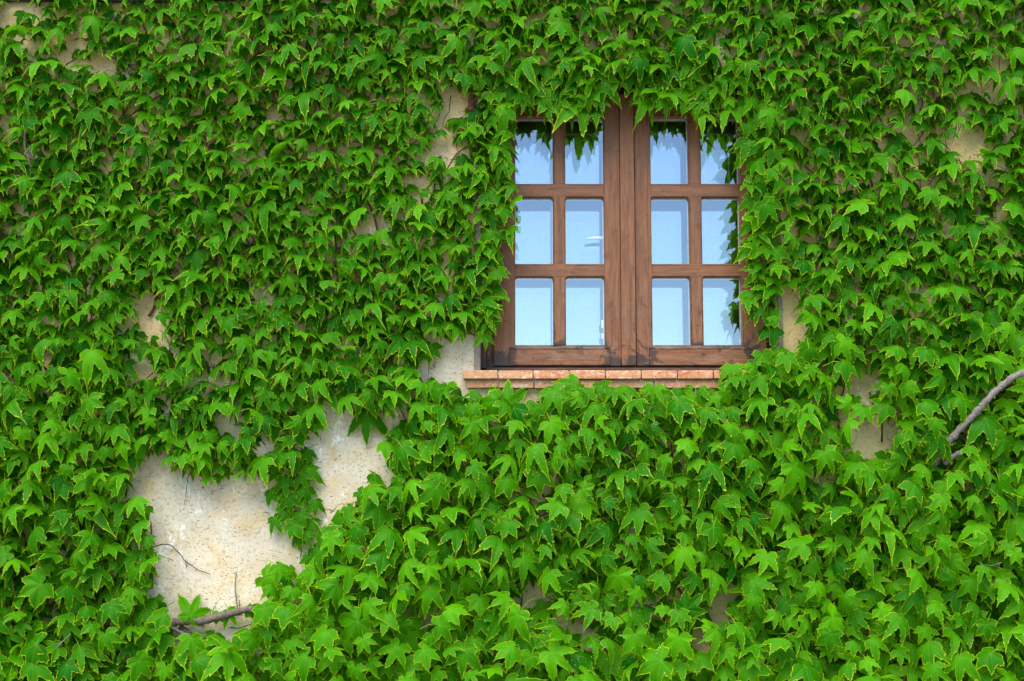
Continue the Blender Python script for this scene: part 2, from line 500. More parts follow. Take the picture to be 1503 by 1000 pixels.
# room behind the window
bm = bmesh.new()
rx0, rx1, ry0, ry1, rz0, rz1 = OX0 - .9, OX1 + 1.2, T, 4.2, OZ0 - 1.0, OZ1 + .45
quad(bm, (rx0, ry0, rz0), (rx0, ry1, rz0), (rx1, ry1, rz0), (rx1, ry0, rz0))
quad(bm, (rx0, ry0, rz1), (rx1, ry0, rz1), (rx1, ry1, rz1), (rx0, ry1, rz1))
quad(bm, (rx0, ry1, rz0), (rx0, ry1, rz1), (rx1, ry1, rz1), (rx1, ry1, rz0))
quad(bm, (rx0, ry0, rz0), (rx0, ry0, rz1), (rx0, ry1, rz1), (rx0, ry1, rz0))
quad(bm, (rx1, ry0, rz0), (rx1, ry1, rz0), (rx1, ry1, rz1), (rx1, ry0, rz1))
bm_obj('room_shell', bm, MROOM, wall)

# grey cement fillets where plaster meets the frame
member('cement_fillet', W(696.5, 300, -.003).x, W(706, 300, .02).x, OZ0 + .002, OZ1, -.005, .06, MCEM, wall, .002)
member('cement_fillet', W(1138, 300, .0).x, W(1145, 300, .0).x, OZ0 + .002, OZ1, -.004, .06, MCEM, wall, .002)

# the sill: two courses of thin bricks
def brick(px0, px1, py0, py1, y_front, rz=0.0):
    a, b = W(px0, py1, y_front), W(px1, py0, y_front)
    lx, lz, ly = b.x - a.x, b.z - a.z, .11
    bm = bmesh.new()
    bmesh.ops.create_cube(bm, size=1)
    for v in bm.verts: v.co = Vector((v.co.x * lx, v.co.y * ly, v.co.z * lz))
    bmesh.ops.bevel(bm, geom=bm.edges[:], offset=.0028, segments=2, affect='EDGES', profile=.5)
    for v in bm.verts:
        v.co += Vector((random.uniform(-1, 1), random.uniform(-1, 1), random.uniform(-1, 1))) * .0006
    o = bm_obj('brick', bm, MB, wall)
    o.location = ((a.x + b.x) / 2, y_front + ly / 2, (a.z + b.z) / 2)
    o.rotation_euler = (0, rz, random.uniform(-.008, .008))
YS = -.045
edges = [679, 731, 783, 836, 889, 941.5, 994.5, 1047.5, 1098]
for i in range(8):
    brick(edges[i] + .6, edges[i + 1] - .9, 543.8 + random.uniform(-.3, .3), 556.2 + random.uniform(-.4, .4), YS + random.uniform(-.003, .003), random.uniform(-.004, .004))
edges = [684, 732, 784, 836, 887, 960, 1061, 1104]
for i in range(7):
    brick(edges[i] + 1, edges[i + 1] - 1.2, 558.2, 569.6 + random.uniform(-.5, .5), YS + .016 + random.uniform(-.003, .003), random.uniform(-.004, .004))
a, b = W(686, 569, YS + .024), W(1100, 545, YS + .024)
bm = bmesh.new()
bmesh.ops.create_cube(bm, size=1)
bmesh.ops.subdivide_edges(bm, edges=bm.edges[:], cuts=3, use_grid_fill=True)
for v in bm.verts:
    v.co = Vector((v.co.x * (b.x - a.x), v.co.y * .06, v.co.z * (b.z - a.z)))
o = bm_obj('mortar_bed', bm, MMORT, wall)
o.location = ((a.x + b.x) / 2, YS + .024 + .03, (a.z + b.z) / 2)

# rusty shutter pintle on the left of the opening
bm = bmesh.new()
p0 = W(692, 140, -.03)
tube_mesh(bm, [p0 + Vector((0, 0, .03)), p0, p0 + Vector((0, 0, -.11))], [.012, .013, .011], 10, .1)
tube_mesh(bm, [p0 + Vector((0, 0, -.05)), p0 + Vector((.0, .04, -.055))], [.009, .009], 8)
tube_mesh(bm, [p0 + Vector((0, 0, -.062)), p0 + Vector((0, 0, -.047))], [.017, .017], 10)
bm_obj('shutter_pintle', bm, MIRON, wall, True)

# black cable along the top of the wall
bm = bmesh.new()
pts = spline([W(x, y, -.018) for x, y in ((-260, 3), (0, 0), (140, 0), (200, 1.5), (270, 0), (420, -3), (760, -6), (1160, -2), (1250, -4), (1760, -3))], 6)
tube_mesh(bm, pts, [.009] * len(pts), 7)
bm_obj('wall_cable', bm, MBLACK, None, True, kind='thing', label='black cable running across the wall behind the topmost ivy leaves', category='cable')

# ------------------------------------------------------------------ window
wb = W(924, 543, YF)
win = bpy.data.objects.new('window', None)
COL.objects.link(win)
win.location = wb
win['label'] = 'brown wooden double casement window of twelve small panes reflecting blue sky'
win['category'] = 'window'
def X(px, py=350, Y=YF): return W(px, py, Y).x
def Z(py, Y=YF): return W(751.5, py, Y).z
# head beam and outer frame
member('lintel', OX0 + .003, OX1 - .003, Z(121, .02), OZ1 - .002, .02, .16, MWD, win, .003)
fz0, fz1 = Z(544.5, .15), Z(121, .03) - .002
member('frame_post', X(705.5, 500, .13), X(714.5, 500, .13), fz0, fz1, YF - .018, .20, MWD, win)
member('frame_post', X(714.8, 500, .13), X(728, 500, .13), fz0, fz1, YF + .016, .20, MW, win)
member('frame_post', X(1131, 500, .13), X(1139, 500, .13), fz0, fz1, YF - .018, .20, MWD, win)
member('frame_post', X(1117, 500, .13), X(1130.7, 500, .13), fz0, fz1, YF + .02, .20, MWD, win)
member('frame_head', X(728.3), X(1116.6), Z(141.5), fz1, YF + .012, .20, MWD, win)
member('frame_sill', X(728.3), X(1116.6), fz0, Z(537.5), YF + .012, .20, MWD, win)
member('sill_strip', X(714), X(1131), Z(544.3, YF - .015), Z(540.2, YF - .015), YF - .015, YF + .010, MWD, win, .001)

D_GLASS = .026
def ring_mould(px0, px1, py0, py1):
    """rounded moulding round one pane: chamfered front lip, square reveal back to the glass"""
    x0, x1, z0, z1 = X(px0), X(px1), Z(py1), Z(py0)
    def outline(gx, r, seg=5):
        pts = []
        a0, a1, b0, b1 = x0 - gx, x1 + gx, z0 - gx, z1 + gx
        pts += [(a0, b0), (a1, b0)]
        for cx, cz, s in ((a1 - r, b1 - r, 0), (a0 + r, b1 - r, 90)):
            for i in range(seg + 1):
                t = R(s + 90 * i / seg)
                pts.append((cx + r * math.cos(t), cz + r * math.sin(t)))
        return pts
    bm = bmesh.new()
    loops = []
    for gx, y, r in ((.0042, YF + .004, .002), (.0040, YF - .0012, .003), (.0026, YF - .0012, .011), (-.0004, YF + .004, .012), (-.0008, YF + D_GLASS + .004, .012)):
        loops.append([bm.verts.new((px, y, pz)) for px, pz in outline(gx, r)])
    for L0, L1 in zip(loops[:-1], loops[1:]):
        n = len(L0)
        for i in range(n): bm.faces.new((L0[i], L0[(i + 1) % n], L1[(i + 1) % n], L1[i]))
    for v in bm.verts: v.co -= wb
    return bm

def casement(x_l, x_r, gx, mx, rail_ext):
    """x_l..x_r outer stiles; gx = glass columns, mx = muntin columns (photograph pixels)"""
    c = bpy.data.objects.new('casement', None); COL.objects.link(c); c.parent = win
    top, bot = Z(141), Z(537)
    rows = [(172, 270), (289, 387.5), (406, 506.5)]
    member('stile', X(x_l), X(gx[0][0]), bot, top, YF, YF + .05, MW, c)
    member('stile', X(gx[1][1]), X(x_r), bot, top, YF, YF + .05, MW, c)
    xa, xb = X(gx[0][0]) + .0005, X(gx[1][1]) - .0005
    member('top_rail', xa, xb, Z(172), top, YF + .001, YF + .049, MW, c)
    member('bottom_rail', X(rail_ext[0]), X(rail_ext[1]), bot + .001, Z(511.5), YF - .006, YF + .046, MW, c, .003)
    # worn sloping weather ledge over the bottom rail
    bm = bmesh.new()
    za, zb = Z(512.5), Z(506.0)
    l, r_ = X(rail_ext[0]), X(rail_ext[1])
    n = 26
    prof = [(YF - .0085, za), (YF - .0085, za + .004), (YF + .004, zb - .001), (YF + .024, zb), (YF + .024, za)]
    prev = None
    for i in range(n + 1):
        x = l + (r_ - l) * i / n
        inset = 0
        ring = []
        for kk, (y, z) in enumerate(prof):
            dz = random.uniform(-.0013, .0007) if kk in (1, 2) else 0
            dy = random.uniform(-.001, .0016) if kk in (0, 1) else 0
            xx = x
            if kk in (2, 3): xx = min(max(x, xa - .001), xb + .001)
            ring.append(bm.verts.new((xx, y + dy, z + dz)))
        if prev:
            for q in range(5): bm.faces.new((prev[q], prev[(q + 1) % 5], ring[(q + 1) % 5], ring[q]))
        else: bm.faces.new(ring[::-1])
        prev = ring
    bm.faces.new(prev)
    for v in bm.verts: v.co -= wb
    bm_obj('weather_ledge', bm, MWW, c)
    for (r0, r1) in ((270, 289), (387.5, 406)):
        member('glazing_bar', xa, xb, Z(r1), Z(r0), YF + .0005, YF + .045, MW, c, .001)
    for i, (r0, r1) in enumerate(rows):
        member('glazing_bar', X(mx[0]), X(mx[1]), Z(r1) + .0003, Z(r0) - .0003, YF + .0012, YF + .044, MW, c, .001)
    for (r0, r1) in rows:
        for (g0, g1) in gx:
            bm_obj('moulding', ring_mould(g0, g1, r0, r1), MW, c)
            # glass with its pale sealant edge
            x0, x1, z0, z1 = X(g0) + .0004, X(g1) - .0004, Z(r1) + .0004, Z(r0) - .0004
            bm = bmesh.new()
            bmesh.ops.create_grid(bm, x_segments=1, y_segments=1, size=.5)
            for v in bm.verts: v.co = Vector((v.co.x * (x1 - x0), 0, v.co.y * (z1 - z0)))
            ob = bm_obj('pane', bm, MG, c)
            ob.location = Vector(((x0 + x1) / 2, YF + D_GLASS, (z0 + z1) / 2)) - wb
            ob.rotation_euler = (random.uniform(-.0025, .0025), 0, random.uniform(-.003, .003))
            bm = bmesh.new()
            bw = .0036
            yb_ = YF + D_GLASS + .0022
            for (a0, a1, b0, b1) in ((x0, x1, z0, z0 + bw * .8), (x0, x1, z1 - bw * 1.6, z1), (x0, x0 + bw * .55, z0 + bw * .8, z1 - bw * 1.6), (x1 - bw, x1, z0 + bw * .8, z1 - bw * 1.6)):
                vs = []
                for yy in (yb_, yb_ + .012):
                    vs.append([bm.verts.new((px, yy, pz)) for px, pz in ((a0, b0), (a1, b0), (a1, b1), (a0, b1))])
                bm.faces.new(vs[0]); bm.faces.new(vs[1][::-1])
                for q in range(4): bm.faces.new((vs[0][q], vs[1][q], vs[1][(q + 1) % 4], vs[0][(q + 1) % 4]))
            for v in bm.verts: v.co -= wb
            bm_obj('sealant', bm, MBEAD, c)
    return c
cl = casement(725, 910.3, ((756, 812), (830, 887)), (812.4, 829.6), (748, 894))
cr = casement(932.5, 1121.5, ((956.3, 1012.5), (1030.5, 1087)), (1012.9, 1030.1), (951.5, 1098))
# cover strip over the meeting stiles, with its small side bead
member('cover_strip', X(911, 350, YF - .016), X(932, 350, YF - .016), Z(537.2), Z(140), YF - .016, YF + .03, MW, win, .003)
member('cover_bead', X(945.5, 350, YF - .003), X(951, 350, YF - .003), Z(536), Z(143), YF - .003, YF + .002, MW, win, .001)
# hinges on the right jamb, screw on the left one
for py in (478, 215):
    bm = bmesh.new()
    q = W(1126, py, YF + .012) - wb
    tube_mesh(bm, [q + Vector((0, 0, -.05)), q + Vector((0, 0, -.002))], [.006, .006], 10)
    tube_mesh(bm, [q + Vector((0, 0, .002)), q + Vector((0, 0, .05))], [.006, .006], 10)
    tube_mesh(bm, [q + Vector((0, 0, .05)), q + Vector((0, 0, .062))], [.0045, .002], 10)
    tube_mesh(bm, [q + Vector((0, 0, -.062)), q + Vector((0, 0, -.05))], [.002, .0045], 10)
    bm_obj('hinge', bm, MIRON, win, True)
bm = bmesh.new()
q = W(716.2, 519.5, YF + .013) - wb
tube_mesh(bm, [q, q + Vector((0, .006, 0))], [.0035, .0035], 10)
bm_obj('screw', bm, MZINC, win, True)
# inner window: second sheet of glass
Y2 = YF + .130
bm = bmesh.new()
quad(bm, (OX0 + .002, Y2, OZ0 + .001), (OX1 - .002, Y2, OZ0 + .001), (OX1 - .002, Y2, OZ1 - .002), (OX0 + .002, Y2, OZ1 - .002))
for v in bm.verts: v.co -= wb
bm_obj('inner_pane', bm, MG2, win)
# lever handle on the inner face of the left casement, seen through the glass
bm = bmesh.new()
yh = YF + .062
pts = [W(892, 350, yh - .03), W(892, 350, yh), W(884, 349.8, yh + .003), W(872, 349.6, yh + .003), W(860.5, 351, yh)]
tube_mesh(bm, [p - wb for p in pts], [.006, .0065, .0062, .0072, .0042], 10)
bm_obj('handle', bm, MSTEEL, win, True)
for (p0, p1) in ((470, 482), (489.5, 498)):  # added white plates stand in for small white reflections
    member('white_plate', X(882.5, 480, YF + .06), X(886.5, 480, YF + .06), Z(p1, YF + .06), Z(p0, YF + .06), YF + .055, YF + .06, MSTEEL, win, .001)

# ------------------------------------------------------------------ ivy leaf shapes
HALF = [(0, 1.12), (2.2, .98), (5, .87), (7.5, .87), (10, .76), (13, .75), (16, .64), (23, .54), (28, .57), (32, .69), (35, .69), (40, .84), (43.5, .85), (47.5, .93), (50, 1.08),
        (53, .93), (57, .84), (60, .82), (63, .70), (67, .70), (71, .60), (79, .50), (87, .50), (93, .60), (99, .58), (107, .76), (112, .60), (119, .60), (128, .49),
        (140, .48), (152, .37), (166, .24)]
HALF_LOW = [(0, 1.0), (6, .82), (13, .68), (24, .54), (33, .70), (42, .80), (50, .98), (57, .80), (68, .64), (82, .50), (97, .57), (107, .64), (120, .54), (140, .43), (160, .3)]
def leaf_shape(rnd, low=False, lobing=1.0):
    half = HALF_LOW if low else HALF
    def side(sg, k1):
        kl, kb = rnd.uniform(.84, 1.10), rnd.uniform(.78, 1.15)
        o = []
        for a, r in half:
            base = .64
            rr = base + (r - base) * lobing if a < 125 else r
            rr *= 1 + rnd.uniform(-.045, .045)
            if 25 < a < 80: rr *= kl
            elif 80 <= a < 125: rr *= kb
            aa = a * k1 + (rnd.uniform(-1.2, 1.2) if 0 < a < 150 else 0)
            o.append((sg * aa, rr))
        return o
    rt = side(1, rnd.uniform(.93, 1.05)); lf = side(-1, rnd.uniform(.93, 1.05))
    tip = rnd.uniform(.95, 1.12)
    pts = [(0, tip)] + rt[1:] + [(180, .07)] + lf[1:][::-1]
    n = len(pts)
    an = np.radians([p[0] for p in pts]); ra = np.array([p[1] for p in pts])
    rings = [.5, .925, 1.0] if not low else [.92, 1.0]
    uv = [(0.0, 0.0)]; ed = [0.0]
    for q in rings:
        for a, r in zip(an, ra):
            uv.append((math.sin(a) * r * q, math.cos(a) * r * q)); ed.append(1.0 if q == 1.0 else 0.0)
    uv = np.array(uv); ed = np.array(ed)
    u, v = uv[:, 0], uv[:, 1]
    r = np.hypot(u, v); th = np.abs(np.arctan2(u, v))
    # distance to nearest main vein
    dv = np.min([r * np.abs(np.sin(th - R(k_))) + (np.cos(th - R(k_)) < 0) * 9 for k_ in (0, 52, 112)], axis=0)
    droop = rnd.uniform(.14, .62); fold = rnd.uniform(-.12, .36); puff = rnd.uniform(.12, .34)
    curl = rnd.uniform(.05, .38)
    ph = rnd.uniform(0, 6.28); wv = rnd.uniform(.01, .05)
    th_s = np.arctan2(u, v)
    w_ = -droop * r ** 2 - fold * np.abs(u) + puff * np.minimum(dv, .16) - curl * np.clip(r - .6, 0, 1) ** 1.5 * 2 + wv * np.sin(3 * th_s + ph) * r + rnd.uniform(-.06, .06) * u * v * 2
    w_ = w_ + rnd.uniform(-.12, .12) * u ** 2 * np.sign(u)
    if not low:
        w_ = w_ + ed * rnd.uniform(.002, .022)
    co = np.stack([u, -v, w_], 1)      # local X side, -Y towards the tip, Z the upper face
    tris = []
    for i in range(n):
        j = (i + 1) % n
        tris.append((0, 1 + j, 1 + i))
    for q in range(len(rings) - 1):
        A, B = 1 + q * n, 1 + (q + 1) * n
        for i in range(n):
            j = (i + 1) % n
            tris.append((A + i, A + j, B + j)); tris.append((A + i, B + j, B + i))
    tr = np.array(tris)
    # wind so that normals face +Z
    a, b, c = co[tr[0, 0]], co[tr[0, 1]], co[tr[0, 2]]
    if np.cross(b - a, c - a)[2] < 0: tr = tr[:, ::-1]
    return dict(co=co, tri=tr, uv=np.stack([u, v, 0 * u], 1), ed=ed)
rl = random.Random(5)
SH = [leaf_shape(rl, False, rl.choice([.6, .85, 1.05, 1.15, 1.2, 1.35])) for _ in range(44)]
SHL = [leaf_shape(rl, True, 1.0) for _ in range(12)]

def set_leaf_mesh(me, co, tri, uv, ed, rnd=None):
    nv, nf = len(co), len(tri)
    me.vertices.add(nv); me.vertices.foreach_set('co', co.astype(np.float32).ravel())
    me.loops.add(nf * 3); me.loops.foreach_set('vertex_index', tri.astype(np.int32).ravel())
    me.polygons.add(nf)
    me.polygons.foreach_set('loop_start', np.arange(0, nf * 3, 3, dtype=np.int32))
    me.polygons.foreach_set('use_smooth', np.ones(nf, dtype=bool))
    a = me.attributes.new('leaf_uv', 'FLOAT_VECTOR', 'POINT'); a.data.foreach_set('vector', uv.astype(np.float32).ravel())
    a = me.attributes.new('leaf_edge', 'FLOAT', 'POINT'); a.data.foreach_set('value', ed.astype(np.float32))
    if rnd is not None:
        a = me.attributes.new('leaf_rnd', 'FLOAT_VECTOR', 'POINT'); a.data.foreach_set('vector', rnd.astype(np.float32).ravel())
    me.update(calc_edges=True)

# ------------------------------------------------------------------ where the ivy grows (coordinates of the photograph, taken to the wall by W)
BARE = [
    [(200, 668), (222, 668), (250, 690), (300, 716), (350, 703), (392, 700), (396, 740), (414, 790), (405, 822), (392, 850), (378, 885), (352, 915), (240, 925), (234, 850), (226, 790), (219, 750), (201, 715)],
    [(446, 640), (474, 655), (482, 603), (520, 598), (560, 610), (583, 612), (560, 641), (565, 690), (522, 732), (495, 760), (474, 757), (470, 700), (446, 680)],
    [(392, 690), (480, 668), (480, 760), (455, 800), (430, 832), (404, 825), (396, 760)],
    [(640, 494), (700, 494), (722, 500), (722, 560), (700, 572), (640, 566), (618, 545)],
    [(1240, 625), (1310, 612), (1320, 645), (1288, 676), (1250, 668)],
    [(1140, 425), (1165, 425), (1172, 500), (1142, 516)],
    [(203, 436), (230, 436), (232, 480), (205, 505)],
    [(205, 530), (222, 530), (222, 560), (203, 560)],
    [(1400, 192), (1442, 192), (1442, 225), (1385, 236)],
    [(1052, 860), (1084, 858), (1080, 905), (1056, 930)],
    [(985, 880), (1005, 875), (1002, 892), (985, 900)],
    [(310, 612), (345, 608), (358, 640), (322, 638)],
    [(382, 640), (402, 640), (402, 662), (382, 664)],
    [(0, 4), (44, 4), (46, 14), (16, 32), (0, 34)],
    [(655, 132), (690, 132), (688, 172), (660, 172)],
    [(250, 915), (350, 912), (345, 935), (262, 940)],
    [(1245, 565), (1275, 555), (1275, 590), (1258, 590)],
    [(745, 868), (790, 866), (800, 900), (750, 890)],
    [(725, 560), (800, 575), (790, 600), (722, 590)],
    [(1008, 925), (1050, 930), (1046, 968), (1012, 960)],
    [(815, 905), (865, 912), (872, 940), (825, 932)],
    [(600, 895), (640, 900), (640, 925), (600, 925)],
    [(1208, 700), (1222, 698), (1222, 718), (1206, 720)],
    [(640, 205), (662, 205), (668, 235), (640, 232)],
    [(600, 258), (625, 255), (628, 275), (604, 275)],
    [(100, 50), (122, 50), (120, 70), (98, 70)],
    [(130, 88), (165, 86), (160, 108), (134, 108)],
    [(1325, 190), (1342, 188), (1340, 212), (1324, 212)],
    [(1460, 80), (1480, 84), (1478, 105), (1460, 100)],
    [(515, 340), (560, 310), (562, 335), (530, 350)],
]
WIN_FREE = [(757, 170), (830, 178), (860, 176), (893, 176), (899, 134), (929, 134), (940, 166), (1000, 172), (1035, 178), (1060, 172), (1085, 178), (1091, 250), (1094, 420), (1091, 455), (1104, 480), (1122, 508), (1150, 508), (1144, 530), (1095, 532), (1058, 546), (1045, 566),
            (900, 570), (688, 572), (672, 548), (690, 500), (722, 500), (728, 470), (741, 440), (743, 400), (749, 375), (754, 345), (757, 320), (752, 295), (757, 270), (754, 240), (759, 215)]
def inside(poly, x, y):
    c = False; n = len(poly); j = n - 1
    for i in range(n):
        xi, yi = poly[i]; xj, yj = poly[j]
        if (yi > y) != (yj > y) and x < (xj - xi) * (y - yi) / (yj - yi) + xi: c = not c
        j = i
    return c
BB = [(min(p[0] for p in P), max(p[0] for p in P), min(p[1] for p in P), max(p[1] for p in P)) for P in BARE + [WIN_FREE]]
ALLP = BARE + [WIN_FREE]
def blocked(x, y):
    for P, b in zip(ALLP, BB):
        if b[0] < x < b[1] and b[2] < y < b[3] and inside(P, x, y): return True
    return False
def sm(a, b, x):
    t = min(1, max(0, (x - a) / (b - a))); return t * t * (3 - 2 * t)
def lushness(x, y):
    """0 = thin small-leaved upper and left cover, 1 = thick shoots with big leaves at lower right"""
    v = .62 * sm(440, 800, y + .22 * (x - 560)) + .38 * sm(760, 1000, y)
    v *= sm(150, 560, x + .3 * (y - 600)) * .65 + .35
    v = max(v, .75 * sm(1060, 1180, x) * sm(430, 620, y))
    v = max(v, .45 * sm(1050, 1100, x) * sm(1200, 1120, x) * sm(560, 300, y) * sm(60, 200, y))
    v = max(v, .4 * sm(700, 760, x) * sm(1140, 1080, x) * sm(40, 130, y) * sm(260, 200, y))
    v = max(v, .42 * sm(260, 120, x) * sm(380, 650, y))
    return min(1, v + .10 * noise.noise((x * .006, y * .006, 2)))
def sparse(x, y):
    """extra thinning where the photograph shows more wall between the leaves"""
    s = .13 * sm(560, 700, x) * sm(700, 660, x) * sm(420, 330, y)
    s += .05 * sm(280, 120, y) * sm(500, 300, x)
    s += .16 * sm(1240, 1320, x) * sm(340, 250, y) * sm(90, 180, y)
    s += .10 * sm(430, 480, y) * sm(650, 600, y) * sm(150, 220, x) * sm(480, 400, x)
    s += .14 * sm(1180, 1220, x) * sm(1320, 1290, x) * sm(470, 540, y) * sm(720, 660, y)
    s += .12 * sm(820, 860, y) * sm(960, 900, y) * sm(700, 780, x) * sm(1110, 1060, x)
    s += .10 * max(0, noise.noise((x * .011, y * .011, 9)))
    return s

def branch_zone(x, y):
    return inside([(1364, 676), (1432, 586), (1490, 544), (1510, 564), (1462, 616), (1392, 694)], x, y)
LEAVES = []   # dict(org, rot(3x3), L, shape, low, rnd, px, py)
def speck_at(x, y):
    s = .40 * math.exp(-((x - 800) / 130) ** 2 - ((y - 650) / 80) ** 2)
    s += .45 * math.exp(-((x - 880) / 100) ** 2 - ((y - 880) / 90) ** 2)
    s += .30 * math.exp(-((x - 960) / 130) ** 2 - ((y - 700) / 120) ** 2)
    return s * random.choice([0, .6, 1, 1.2])
def put_leaf(px, py, L, off, tau, yaw, roll, low=False, tone_light=None, speck=None, shape=None, centre=True):
    """px,py: where the leaf's middle stands; off: metres in front of the wall"""
    n = Vector((math.sin(yaw), -math.cos(tau) * math.cos(yaw), math.sin(tau)))
    n.normalize()
    t = Vector((math.sin(roll), 0, -math.cos(roll)))
    t = (t - n * t.dot(n)).normalized()
    x = (-t).cross(n)                       # local Y = -tip, Z = n, X = Y x Z
    c = W(px, py, -off)
    org = c - t * (.42 * L) if centre else c
    rot = np.array([list(x), list(-t), list(n)]).T
    if tone_light is None: tone_light = .5
    LEAVES.append(dict(org=np.array(org), rot=rot, L=L, shape=shape if shape is not None else random.randrange(len(SHL) if low else len(SH)), low=low,
                       rnd=(random.random(), min(1, max(0, tone_light)), speck_at(px, py) if speck is None else speck), px=px, py=py, tip=np.array(t), off=off))

def probes(px, py, wpx, roll, tau):
    """pixel places of leaf middle, side lobes and tip"""
    f = max(.45, math.cos(tau + .15))
    c, s = math.cos(roll), math.sin(roll)
    for a, b in ((0, 0), (-.40, .05), (.40, .05), (0, .40), (-.26, .30), (.26, .30), (0, -.2)):
        yield px + (a * c + b * f * s) * wpx, py + (b * c * f - a * s * .6) * wpx

def scatter(layer, seed):
    random.seed(seed)
    cell = 12
    buckets = {}
    tries = {0: 26000, 1: 36000, 2: 22000}[layer]
    for _ in range(tries):
        x = random.uniform(-150, 1653); y = random.uniform(-120, 1120)
        lu = lushness(x, y); sp = sparse(x, y)
        wpx = (38.5 + 13 * lu) * random.choice((.62, .75, .88, .96, 1.0, 1.06, 1.14, 1.28)) * (.92 if layer == 0 else 1)
        if random.random() < .035: wpx *= 1.3
        if random.random() < sp * (1.7 if layer else 1.3): continue
        if layer == 0 and random.random() < .12 * (1 - lu): continue
        if layer and branch_zone(x, y): continue
        dmin = wpx * (.56, .455, .72)[layer] * (1 + sp * .9)
        if layer == 2 and random.random() > .25 + .75 * lu: continue
        bx, by = int(x // cell), int(y // cell)
        rad = int(dmin // cell) + 1; ok = True
        for i in range(bx - rad, bx + rad + 1):
            for j in range(by - rad, by + rad + 1):
                for (qx, qy) in buckets.get((i, j), ()):
                    if (qx - x) ** 2 + ((qy - y) * 1.25) ** 2 < dmin * dmin: ok = False; break
                if not ok: break
            if not ok: break
        if not ok: continue
        # nearer the middle of the picture leaves look at the light above; lush leaves face the viewer more
        tau = R(random.gauss(54 - 22 * lu, 16 + 5 * lu))
        yaw = random.gauss(0, .40)
        roll = random.gauss(0, .5 if lu < .4 else .66)
        if random.random() < .08: roll = random.uniform(-2.4, 2.4)
        if layer == 0: tau *= .6
        if any(blocked(a, b) for a, b in probes(x, y, wpx, roll, tau)): continue
        buckets.setdefault((bx, by), []).append((x, y))
        thick = .055 + .15 * lu
        near = 0
        if 690 < x < 1160 and 60 < y < 590: near = .05 * sm(0, 40, 60)      # cover swells round the opening
        off = {0: .018 + .18 * thick, 1: .03 + thick * random.uniform(.35, .9), 2: .04 + thick * random.uniform(.9, 1.35)}[layer]
        if layer and 700 < x < 1125 and 100 < y < 540: off = max(min(off, .075), .035 + random.uniform(0, .03))
        L = wpx * M_PX / 1.50
        # photo: sizes are those seen, so allow for the leaf standing nearer
        L *= (DIST - off) / DIST
        tone_light = .29 + .38 * lu + random.gauss(0, .26) - (.22 if layer == 0 else 0) + (.1 if layer == 2 else 0)  # back layer painted darker for shade in the gaps, upper cover darker too
        put_leaf(x, y, L, off, tau, yaw, roll, low=(layer == 0), tone_light=tone_light)
scatter(0, 101)
scatter(1, 202)
scatter(2, 303)

# leaves the photograph shows on their own
random.seed(77)
def hero(px, py, wpx, roll_deg, tau_deg=25, yaw_deg=0, off=.08, tone_light=.6, speck=None):
    put_leaf(px, py, wpx * M_PX / 1.50, off, R(tau_deg), R(yaw_deg), R(roll_deg), tone_light=tone_light, speck=speck)
hero(745, 580, 54, 178, -8, 0, .10, .55, .10)
hero(285, 891, 46, 160, 5, 10, .06, .75, 0)
hero(318, 909, 26, -10, 20, 0, .05, .7, 0); hero(340, 905, 30, 30, 25, 0, .05, .7, 0)
hero(537, 620, 54, 0, 30, 0, .05, .22, 0)
hero(631, 519, 40, -6, 20, 0, .05, .25, 0)
for i, (x, y) in enumerate([(424, 668), (400, 697), (447, 690), (437, 704), (402, 727), (452, 698), (443, 722), (425, 741), (463, 745), (406, 768), (444, 762), (428, 780), (456, 773), (437, 795), (421, 757), (416, 682), (436, 684), (418, 712), (440, 736), (424, 728), (432, 764), (450, 790), (414, 668), (446, 668)]):
    hero(x, y, random.uniform(29, 36), random.uniform(-35, 35), random.uniform(15, 35), random.uniform(-20, 20), random.uniform(.03, .06), random.uniform(.25, .45), 0)
# fringe that hangs over the head of the window and down its sides
for x, y, wv, rl_, tl in [(766, 118, 54, 5, .45), (778, 140, 44, 12, .3), (800, 128, 40, -14, .4), (816, 118, 44, -10, .45), (822, 142, 36, 18, .3), (843, 136, 54, 4, .8), (868, 126, 44, 8, .5),
                          (884, 134, 50, -14, .35), (862, 150, 34, 30, .5), (886, 112, 40, 10, .4), (797, 150, 34, -20, .3), (752, 150, 40, -6, .4),
                          (943, 138, 36, 5, .55), (946, 152, 36, -25, .5), (958, 145, 34, 20, .45), (985, 128, 56, 5, .85), (1035, 138, 40, -10, .6), (1068, 134, 48, 4, .6), (1010, 112, 42, 0, .4),
                          (1090, 124, 44, -10, .45), (1100, 160, 44, 10, .6), (1106, 196, 42, -6, .5), (1100, 232, 44, 8, .6), (1112, 262, 42, 5, .5), (1104, 300, 44, -6, .55), (1110, 335, 46, 6, .5),
                          (1108, 372, 50, -4, .5), (1118, 405, 46, 8, .6), (1106, 442, 44, 14, .6), (1130, 425, 40, 0, .5), (1122, 360, 44, 0, .4),
                          (727, 170, 52, -55, .5), (738, 205, 50, 40, .5), (722, 232, 42, 10, .5), (742, 222, 34, 35, .35), (730, 262, 42, 5, .6), (740, 245, 30, 20, .4), (735, 300, 40, 40, .4),
                          (746, 312, 36, 55, .35), (722, 320, 42, 5, .5), (730, 352, 40, 10, .5), (724, 385, 40, -5, .5), (731, 405, 34, 10, .45), (722, 432, 42, 8, .5), (716, 462, 40, 5, .5), (726, 475, 30, 15, .4),
                          (699, 478, 44, 5, .5), (712, 500, 30, 10, .45), (718, 350, 40, 0, .4)]:
    hero(x, y, wv, rl_ + random.uniform(-6, 6), random.uniform(12, 34), random.uniform(-22, 22), random.uniform(.03, .065) if x > 1060 else random.uniform(.045, .09), tl, 0)
